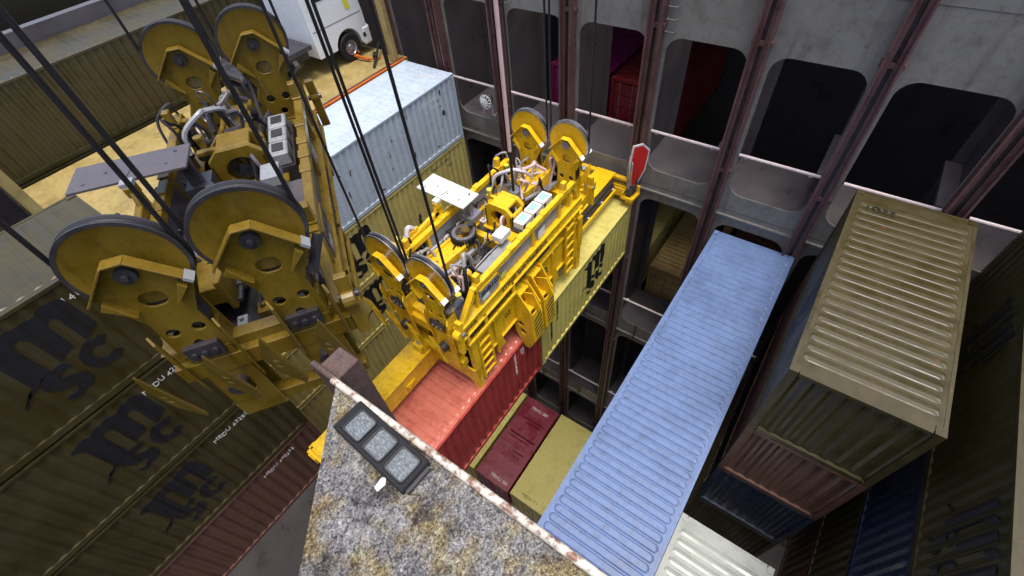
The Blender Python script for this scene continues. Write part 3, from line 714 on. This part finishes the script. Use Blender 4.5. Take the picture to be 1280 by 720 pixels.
# end towers and sheaves
SH_R = .57
def sheave(x, y, z, sx, tower):
    b = MB(); R = SH_R
    b.lathe([(-.05,.1),(-.05,R-.07),(-.06,R-.05),(-.06,R),(-.045,R),(-.02,R-.05),(.02,R-.05),(.045,R),(.06,R),(.06,R-.05),(.05,R-.07),(.05,.1)], 'x', (0,0,0), 48)
    o = b.build('sheave', 'sheave_yellow', hb, True, loc=(x,y,z))
    b = MB(); b.lathe([(-.064,R-.04),(-.064,R+.004),(-.045,R+.004),(-.02,R-.044),(.02,R-.044),(.045,R+.004),(.064,R+.004),(.064,R-.04)], 'x', (0,0,0), 48); b.build('rim', 'steel', o, True)
    b = MB(); b.cyl((0,0,0),'x',.1,-.2,.2,20); b.cyl((0,0,0),'x',.035,-.24,.24,10); b.build('hub', 'steel', o, True)
    b = MB(); b.tube([(.0,(R-.03)*math.cos(math.radians(a)),(R-.03)*math.sin(math.radians(a))) for a in range(-5,190,6)], .022, 8); b.build('rope_wrap', 'rope', o, True)
    # cheek plate with lightening holes, on both sides
    for q in (-1, 1):
        b = MB(); d0, d1 = q*.13-.015, q*.13+.015
        b.plate([(-.3,-1.45),(.3,-1.45),(.26,-.75),(.46,-.3),(.46,-.2),(.1,.2),(-.1,.2),(-.46,-.2),(-.46,-.3),(-.26,-.75)], [rrect(-.13,-.52,.13,-.3,.1,5), circ(-.14,-.98,.07), circ(.14,-.98,.07), circ(0,-1.25,.06)], 'x', d0, d1)
        e0, e1 = sorted((q*.115, q*.25))
        for s in (-1, 1):
            m = T(0,s*.1,.19) @ Matrix.Rotation(-s*math.radians(47),4,'X')
            b.box((e0,min(0,s*.56),-.012),(e1,max(0,s*.56),.012), m)
            b.prism([(s*.42,-.3),(s*.36,-.22),(s*.2,-.52)], 'x', e0, e1)
        b.box((e0,-.1,.18),(e1,.1,.205))
        b.build('cheek_plate', Y, o, bevel=.006)
        b = MB()
        for s in (-1,):
            m = T(0,s*.1,.19) @ Matrix.Rotation(-s*math.radians(47),4,'X'); b.box((e0-.004,-.6,-.018),(e1+.004,-.5,.02), m)
        b.build('guard_tip', 'white', o)
    return o
SZ = 4.2
for sx in (-1, 1):
    for y in (.6, -.6): sheave(sx*2.66, y, SZ, sx, None)
def tower(sx):
    b = MB(); X0 = sx*2.66
    for y in (.6, -.6):
        for q in (-.13, .13):
            b.plate([(y-.3,1.2),(y+.3,1.2),(y+.26,SZ-1.4),(y-.26,SZ-1.4)], [rrect(y-.12,1.75,y+.12,2.1,.06,4)], 'x', X0+q-.02, X0+q+.02)
        b.box((X0-.12,y-.28,2.4),(X0+.12,y-.22,3.1)); b.box((X0-.12,y+.22,2.4),(X0+.12,y+.28,3.1))
    b.box((X0-.16,-1.1,2.3),(X0+.16,1.1,2.6)); b.box((X0-.1,-.95,1.25),(X0+.1,.95,1.45))
    o = b.build('end_tower', Y, hb, bevel=.01)
    # flared folded gussets with twin slots
    for y in (.95, .25, -.35, -1.0):
        b = MB(); xa, xb = X0+sx*.2, X0+sx*.62
        m = T(xa,y,0) @ Matrix.Rotation(sx*math.radians(-28),4,'Z')
        b.plate([(0,2.2),(sx*.1,3.25),(sx*.02,3.35),(-sx*.05,3.1),(-sx*.05,2.0)], [], 'y', -.015, .015, m)
        pts = [(-.02,3.3),(.3,2.75),(.34,2.2),(.1,1.9),(-.02,2.1)]
        b.plate(pts, [rrect(.1,2.62,.2,2.68,.025,3), rrect(.14,2.45,.25,2.51,.025,3)], 'x', -.015, .015, T(xa+sx*.05,y-.1,0) @ Matrix.Rotation(sx*math.radians(30),4,'Z') @ Matrix.Rotation(sx*math.radians(8),4,'Y'))
        b.build('guide_gusset', Y, o, bevel=.005)
    b = MB()
    for y in (.6, -.6):
        b.box((X0+sx*.16-.05,y-.2,2.72),(X0+sx*.16+.05,y+.2,2.95)); b.cyl((X0+sx*.2,y,2.05),'x',.12,-.1,.12,14); b.box((X0-.1,y-.25,3.2),(X0+.1,y+.25,3.45))
    build_each(b, 'locking_gear', 'dark', o)
    b = MB()
    for y in (.6, -.6):
        for dy in (-.12, 0, .12): b.cyl((X0+sx*.22,y+dy,2.83),'x',.035,-.02,.05,10)
    build_each(b, 'bolt', 'steel', o)
    b = MB(); b.bar((X0+sx*.1,-1.2,3.3),(X0+sx*.2,-1.2,2.3),.16,.1); b.cyl((X0+sx*.18,-1.2,2.95),'y',.12,-.08,.08,14); b.build('hinge_link', Y, o, bevel=.01)
    b = MB(); b.bar((X0+sx*.1,-.95,3.45),(X0-sx*.2,-1.15,3.75),.09,.09); b.build('damper', 'steel', o)
    b = MB(); b.cyl((X0+sx*.12,-1.2,2.95),'y',.05,-.13,.13,10); b.build('pivot_pin', 'steel', o)
for sx in (-1, 1): tower(sx)
# hoses and cables
rh = random.Random(5)
def hose(p, q, sag, r, mat, n=5, jit=.12):
    p, q = V(p), V(q); pts = []
    for i in range(n+1):
        t = i/n; c = p.lerp(q,t); c.z += sag*4*t*(1-t)
        if 0 < i < n: c += V((rh.uniform(-jit,jit),rh.uniform(-jit,jit),rh.uniform(-jit,jit)*.6))
        pts.append(tuple(c))
    b = MB(); b.tube(pts, r, 7, 5); return b.build('hose', mat, hb, True)
for i in range(26):
    far = i < 15
    x = rh.uniform(1.5,2.5) if far else rh.uniform(-2.3,-1.2)
    y = rh.uniform(-.6,1.0) if far else rh.choice([rh.uniform(.75,1.2), rh.uniform(-.85,-.3)])
    hose((x,y,rh.uniform(2.8,3.2)), (x+rh.uniform(-.7,.7), y+rh.uniform(-.45,.45), rh.uniform(2.8,3.3)), rh.uniform(.25,.75), rh.choice([.02,.025,.032]), rh.choice(['hose','hose','hosewhite','rubber','rubber','pink']))
for i in range(8): hose((rh.uniform(-2.2,2.2),rh.uniform(-.8,.85),2.6),(rh.uniform(-2.2,2.2),rh.uniform(-.8,.85),2.6), .25, .02, rh.choice(['rubber','hose']))
for i in range(26):
    x = rh.uniform(-2.3,2.4); y = rh.choice([rh.uniform(.5,1.0), rh.uniform(.5,1.0), rh.uniform(-.3,.2)])
    hose((x,y,2.7), (x+rh.uniform(-.8,.8), y+rh.uniform(-.3,.3), rh.uniform(2.7,3.1)), rh.uniform(.15,.5), rh.choice([.014,.018,.024]), rh.choice(['hose','rubber','rubber','hosewhite','dark']), 5, .08)
hose((2.0,.2,3.3),(1.2,.9,3.2), .5, .045, 'hosewhite'); hose((2.3,-.1,3.4),(1.6,.5,3.3), .35, .045, 'pink'); hose((-1.9,1.1,2.9),(-1.2,1.2,2.9), .9, .06, 'hosewhite', 5, .05); hose((-2.0,1.0,2.9),(-1.5,1.1,2.8), .8, .055, 'rubber', 5, .05); hose((-1.7,-.5,2.7),(-1.2,-.3,2.7), 1.0, .05, 'hose', 5, .05); hose((-1.85,-.6,2.6),(-1.3,-.45,2.6), .85, .045, 'rubber', 5, .05)
hose((-.05,-.35,3.3),(.3,-.1,3.0), .35, .03, 'pink', 4, .04)
# small valve blocks and clutter inside the frame
for i in range(22):
    b = MB(); x, y = rh.uniform(-2.3,2.3), rh.uniform(-.85,.85); sx_, sy_, sz_ = rh.uniform(.06,.16), rh.uniform(.05,.14), rh.uniform(.08,.35); b.box((x-sx_,y-sy_,2.44),(x+sx_,y+sy_,2.44+sz_))
    b.cyl((x,y,0),'z',.03,2.44+sz_,2.5+sz_,8); b.build('valve_block', rh.choice(['dark','steel','yellow','yellow','hosewhite']), hb, bevel=.008)
for (x,y,z) in ((-2.25,.55,3.3),(-2.2,-.75,3.15),(-1.95,1.1,3.7),(.55,.42,3.6),(1.9,.9,3.3)):
    b = MB(); b.cyl((x,y,z),'z',.05,0,.14,10); b.cyl((x,y,z),'z',.07,.14,.18,10); b.build('beacon', 'tape', hb, True)

# ------------------------------------------------------------------ spreader
sp = thing('container_spreader', 'yellow telescopic twin lift spreader locked onto the hanging red and khaki containers', 'spreader', (XC,1.2,0))
for s in (-1, 1):
    b = MB(); y = s*.93
    b.box((-2.55,y-.09,.95),(2.3,y+.09,1.95)); b.box((-2.6,y-.15,1.9),(2.35,y+.15,1.96)); b.box((-2.6,y-.15,.92),(2.35,y+.15,.96))
    for x in (-1.6,1.05,1.75,2.2): b.prism([(x-.02,.6),(x+.3,.6),(x+.02,1.7),(x-.02,1.7)], 'y', y+s*.09, y+s*.16); b.box((x-.03,min(y+s*.09,y+s*.17),.5),(x+.03,max(y+s*.09,y+s*.17),1.9))
    o = b.build('side_beam', Y, sp, bevel=.012)
    if s < 0:
        put('lettering', text_mesh('02', .34, T(.52,-1.024,1.3) @ XZ, .008), 'ink', o)
        put('lettering', text_mesh('02', .26, T(-1.15,-1.024,1.4) @ XZ, .003), 'ink', o)
    for x0, z0, z1 in ((1.65,.35,2.35),(-2.3,.3,2.2)):
        b = MB(); y2 = y+s*.2
        for dx in (0, .42): b.bar((x0+dx,y2,z0),(x0+dx,y2,z1),.05,.06)
        n = 6
        for k in range(n): zz = z0+.15+(z1-z0-.3)*k/(n-1); b.box((x0,y2-.03,zz-.02),(x0+.42,y2+.03,zz+.02))
        b.build('ladder', Y, sp, bevel=.004)
for sx in (-1, 1):
    b = MB(); x = sx*2.45
    b.box((x-.12,-1.1,.35),(x+.12,1.1,.95)); b.box((x-.1,-1.15,.95),(x+.1,-.85,2.1)); b.box((x-.1,.85,.95),(x+.1,1.15,2.1)); b.box((x-.06,-.85,.95),(x+.06,.85,1.3)); b.prism([(-1.1,.35),(-.75,.35),(-.95,-.02),(-1.1,-.02)], 'x', x-.1, x+.1)
    b.build('end_portal', Y, sp, bevel=.012)
# near and far telescopic beams, offset from one another
b = MB(); b.box((-6.1,.26,.3),(-1.0,.82,1.0)); b.box((-6.1,.22,.98),(-2.5,.86,1.02)); o = b.build('telescopic_beam', Y, sp, bevel=.015)
b = MB(); b.bar((-3.75,.225,.62),(-3.45,.225,.62),.05,.08); b.bar((-3.7,.2,.56),(-3.5,.2,.7),.04,.03); b.build('grab_lug', Y, o)
b = MB(); b.box((1.0,-.42,.3),(6.05,.2,.98)); b.box((2.5,-.46,.96),(6.1,.24,1.0)); o = b.build('telescopic_beam', Y, sp, bevel=.015)
b = MB(); b.box((2.5,-.62,.32),(5.9,-.56,.42)); b.box((2.5,-.66,.5),(5.8,-.6,.56)); b.build('cable_channel', Y, o)
b = MB(); b.tube([(2.5,-.52,.62),(5.85,-.52,.62)], .05, 8); b.box((2.5,-.5,.45),(5.9,-.43,.85)); b.build('cable_carrier', 'dark', o)
b = MB()
for x in (3.1,4.0,4.9,5.7): b.cyl((x,-.57,.6),'y',.035,-.04,.03,8)
build_each(b, 'bolt', 'white', o)
for sx in (-1, 1):
    b = MB(); x = sx*6.08
    b.box((x-.16,-1.1,.22),(x+.16,1.1,.55)); b.box((x-.1,-1.05,.55),(x+.1,1.05,.62)); 
    b.box((x-.08,-1.1,.8),(x+.08,.9,.92)); b.box((x-.08,.82,.6),(x+.08,.95,.92))
    o = b.build('end_beam', Y, sp, bevel=.015)
    for s in (-1, 1):
        b = MB(); y = s*1.12; b.box((x-.2,y-.13,.02),(x+.2,y+.13,.28)); b.box((x-.17,y-.17,.28),(x+.17,y+.17,.34)); b.build('twistlock_housing', Y, sp, bevel=.02)
b = MB(); b.box((-2.95,.28,1.02),(-2.65,.6,1.3)); o = b.build('lamp_box', Y, sp, bevel=.02)
b = MB(); b.cyl((-2.8,.44,0),'z',.09,1.3,1.325,14); b.build('lamp_glass', 'steel', o)
# flipper guide at the far corner
b = MB(); fx, fy = 6.02, -1.1
b.prism([(fx-.32,fy-.22),(fx+.22,fy-.26),(fx+.26,fy+.2),(fx-.3,fy+.24)], 'z', .3, .42); b.box((fx+.12,fy-.25,.42),(fx+.2,fy+.2,.7)); b.box((fx-.3,fy+.14,.42),(fx+.1,fy+.2,.6)); fo = b.build('flipper_base', Y, sp, bevel=.012)
b = MB(); b.cyl((fx-.08,fy-.02,.62),'x',.12,-.18,.18,16); b.cyl((fx-.05,fy-.02,.62),'x',.16,-.06,.06,16); b.box((fx-.2,fy-.1,.42),(fx+.1,fy+.1,.55)); b.build('flipper_motor', 'dark', fo, True)
m = T(fx+.03,fy-.02,.62) @ Matrix.Rotation(math.radians(-38),4,'Z') @ Matrix.Rotation(math.radians(6),4,'X')
poly = [(-.1,.05),(.12,.05),(.34,.75),(.34,1.55),(.05,1.85),(-.3,1.85),(-.32,1.2)]
b = MB(); b.prism(poly, 'y', -.012, .012, m); fo2 = b.build('flipper_plate', 'white', fo)
b = MB(); b.prism([(u*.82+.01,(v-.95)*.9+.97) for u,v in poly], 'y', -.016, .016, m); b.build('red_panel', 'signred', fo2)
m2 = T(fx-.12,fy+.1,.55) @ Matrix.Rotation(math.radians(40),4,'Z')
b = MB(); b.prism([(-.12,.1),(.1,.1),(.24,.8),(.12,1.35),(-.26,1.25),(-.28,.5)], 'y', -.012, .012, m2); b.build('guide_plate', 'sign', fo)
# centre twin-lift guides
for x, hz in ((-.47,1.95),(.12,2.05)):
    b = MB(); y0 = -1.28
    b.plate([(y0-.32,.25),(y0-.12,-.2),(y0+.02,-.2),(y0+.3,.35),(y0+.45,hz),(y0+.1,hz+.12),(y0-.25,1.5)], [circ(y0+.1,.82,.1),circ(y0+.05,.5,.11),circ(y0+.05,1.25,.035)], 'x', x-.26, x-.22)
    b.plate([(y0-.32,.25),(y0-.12,-.2),(y0+.02,-.2),(y0+.3,.35),(y0+.45,hz),(y0+.1,hz+.12),(y0-.25,1.5)], [circ(y0+.1,.82,.1)], 'x', x+.18, x+.22)
    b.box((x-.22,y0+.08,hz-.05),(x+.18,y0+.45,hz)); b.bar((x-.02,y0-.02,1.95),(x-.02,y0-.26,1.4),.4,.03,up=(1,0,0)); b.box((x-.22,y0-.2,1.45),(x+.18,y0+.1,1.5))
    o = b.build('corner_guide', Y, sp, bevel=.006)
    b = MB(); b.prism([(y0-.335,.27),(y0-.14,-.2),(y0-.11,-.2),(y0-.25,1.4),(y0-.275,1.4)], 'x', x-.22, x+.18); o2 = b.build('warning_face', Y, o)
    b = MB()
    for k in range(9):
        z = .1+.16*k
        def yf(z): return y0-.137-(z+.2)/.47*.195 if z < .27 else y0-.335+(z-.27)/1.13*.06
        q = [(x-.2,yf(z)-.004,z),(x+.16,yf(z+.12)-.004,z+.12),(x+.16,yf(z+.19)-.004,z+.19),(x-.2,yf(z+.07)-.004,z+.07)]
        if z < 1.15: b.add(q+[(a,c+.003,e) for a,c,e in q], [(0,1,2,3),(7,6,5,4),(0,4,5,1),(1,5,6,2),(2,6,7,3),(3,7,4,0)])
    b.build('black_stripes', 'ink', o2)
# ------------------------------------------------------------------ ropes
def ropes(cx, cy, cz, labels, grp, top=40, rz=0):
    k = 0
    for sx in (-1, 1):
        for y in (.6, -.6):
            for s in (1, -1):
                b = MB(); b.tube([(0,0,0),(0,0,top)], .025, 8); q = Matrix.Rotation(rz,4,'Z') @ V((sx*2.66, y+s*(SH_R-.03), 0))
                o = b.build('hoist_rope', 'rope', None, True, loc=(cx+q.x, cy+q.y, cz+SZ)); tag(o, labels[k], 'rope', grp); k += 1
ropes(XC,1.2,0,['black hoist rope on the left of the near left sheave','black hoist rope on the right of the near left sheave','black hoist rope on the left of the near right sheave','black hoist rope on the right of the near right sheave',
  'black hoist rope on the left of the far left sheave','black hoist rope on the right of the far left sheave','black hoist rope on the left of the far right sheave','black hoist rope on the right of the far right sheave'],'hoist ropes of the bright yellow headblock')
pc = thing('power_cable', 'pinkish power cable hanging straight down into the headblock basket', 'cable', (XC+1.08,1.28,3.45))
b = MB(); b.tube([(0,0,1.2),(0,0,40)], .045, 10); b.build('cable_sleeve', 'pink', pc, True)
b = MB(); b.tube([(0,0,0),(0,0,1.2)], .035, 10); b.build('cable', 'rubber', pc, True)

# added second headblock at left, its paints swapped for darker ones to look shaded
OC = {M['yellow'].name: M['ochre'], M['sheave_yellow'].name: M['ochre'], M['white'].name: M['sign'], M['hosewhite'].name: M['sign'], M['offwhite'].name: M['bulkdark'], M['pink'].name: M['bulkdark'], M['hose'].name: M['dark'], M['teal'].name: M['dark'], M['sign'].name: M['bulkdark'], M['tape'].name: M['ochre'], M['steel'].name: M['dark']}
A2 = math.radians(55); L2 = (-5.72+2.66*math.cos(A2), .3+2.66*math.sin(A2), 3.6)
hb2 = copy_tree(hb, L2, 'greasy dark ochre headblock with big sheaves hanging near at left', 'crane headblocks', OC); hb2.rotation_euler = (0,0,A2)  # added headblock, darkened by the paint swap to look shaded
ropes(*L2, ['black rope %s of the dark ochre headblock' % t for t in ('at the outer left near sheave','at the inner left near sheave','at the inner right near sheave','at the outer right near sheave','leftmost over the large left sheave','second from left over the large sheaves','third from left over the large sheaves','rightmost over the large right sheave')], 'hoist ropes of the dark ochre headblock', 40, A2)

# ------------------------------------------------------------------ camera, light, world
cd = bpy.data.cameras.new('camera'); cam = bpy.data.objects.new('camera', cd); COL.objects.link(cam); S.camera = cam
R = Matrix(((0.57307022,-0.6566075,0.49036427),(-0.81575648,-0.39988063,0.41789573),(-0.0783063,-0.63950143,-0.7647915)))
cx, cyv, cz = R.col[0].copy(), R.col[1].copy(), R.col[2].copy()
m = Matrix((cx, -cyv, -cz)).transposed().to_4x4(); m.translation = (-6.47528584,-4.61417619,10.97434466)
cam.matrix_world = m
cd.sensor_width = 36; cd.lens = 586/1280*36; cd.clip_start = .05; cd.clip_end = 2000
w = bpy.data.worlds.new('World'); S.world = w; w.use_nodes = True; nt = w.node_tree
sky = nt.nodes.new('ShaderNodeTexSky'); sky.sky_type = 'NISHITA'; sky.sun_disc = False
ELEV, AZ = math.radians(80), math.radians(200)
sky.sun_elevation = ELEV; sky.sun_rotation = AZ; sky.air_density = 1.0; sky.dust_density = 4.0; sky.ozone_density = .6
nt.links.new(sky.outputs[0], nt.nodes['Background'].inputs[0]); nt.nodes['Background'].inputs[1].default_value = .15
sd = bpy.data.lights.new('sun', 'SUN'); sd.energy = 1.5; sd.angle = math.radians(24); sd.color = (1,.97,.93)
so = bpy.data.objects.new('sun', sd); COL.objects.link(so)
dirv = V((math.sin(AZ)*math.cos(ELEV), math.cos(AZ)*math.cos(ELEV), math.sin(ELEV)))   # towards the sun
so.rotation_euler = dirv.to_track_quat('Z','Y').to_euler()
vs = S.view_settings; vs.view_transform = 'Standard'; vs.look = 'None'; vs.gamma = 1; vs.use_curve_mapping = False; vs.exposure = .9
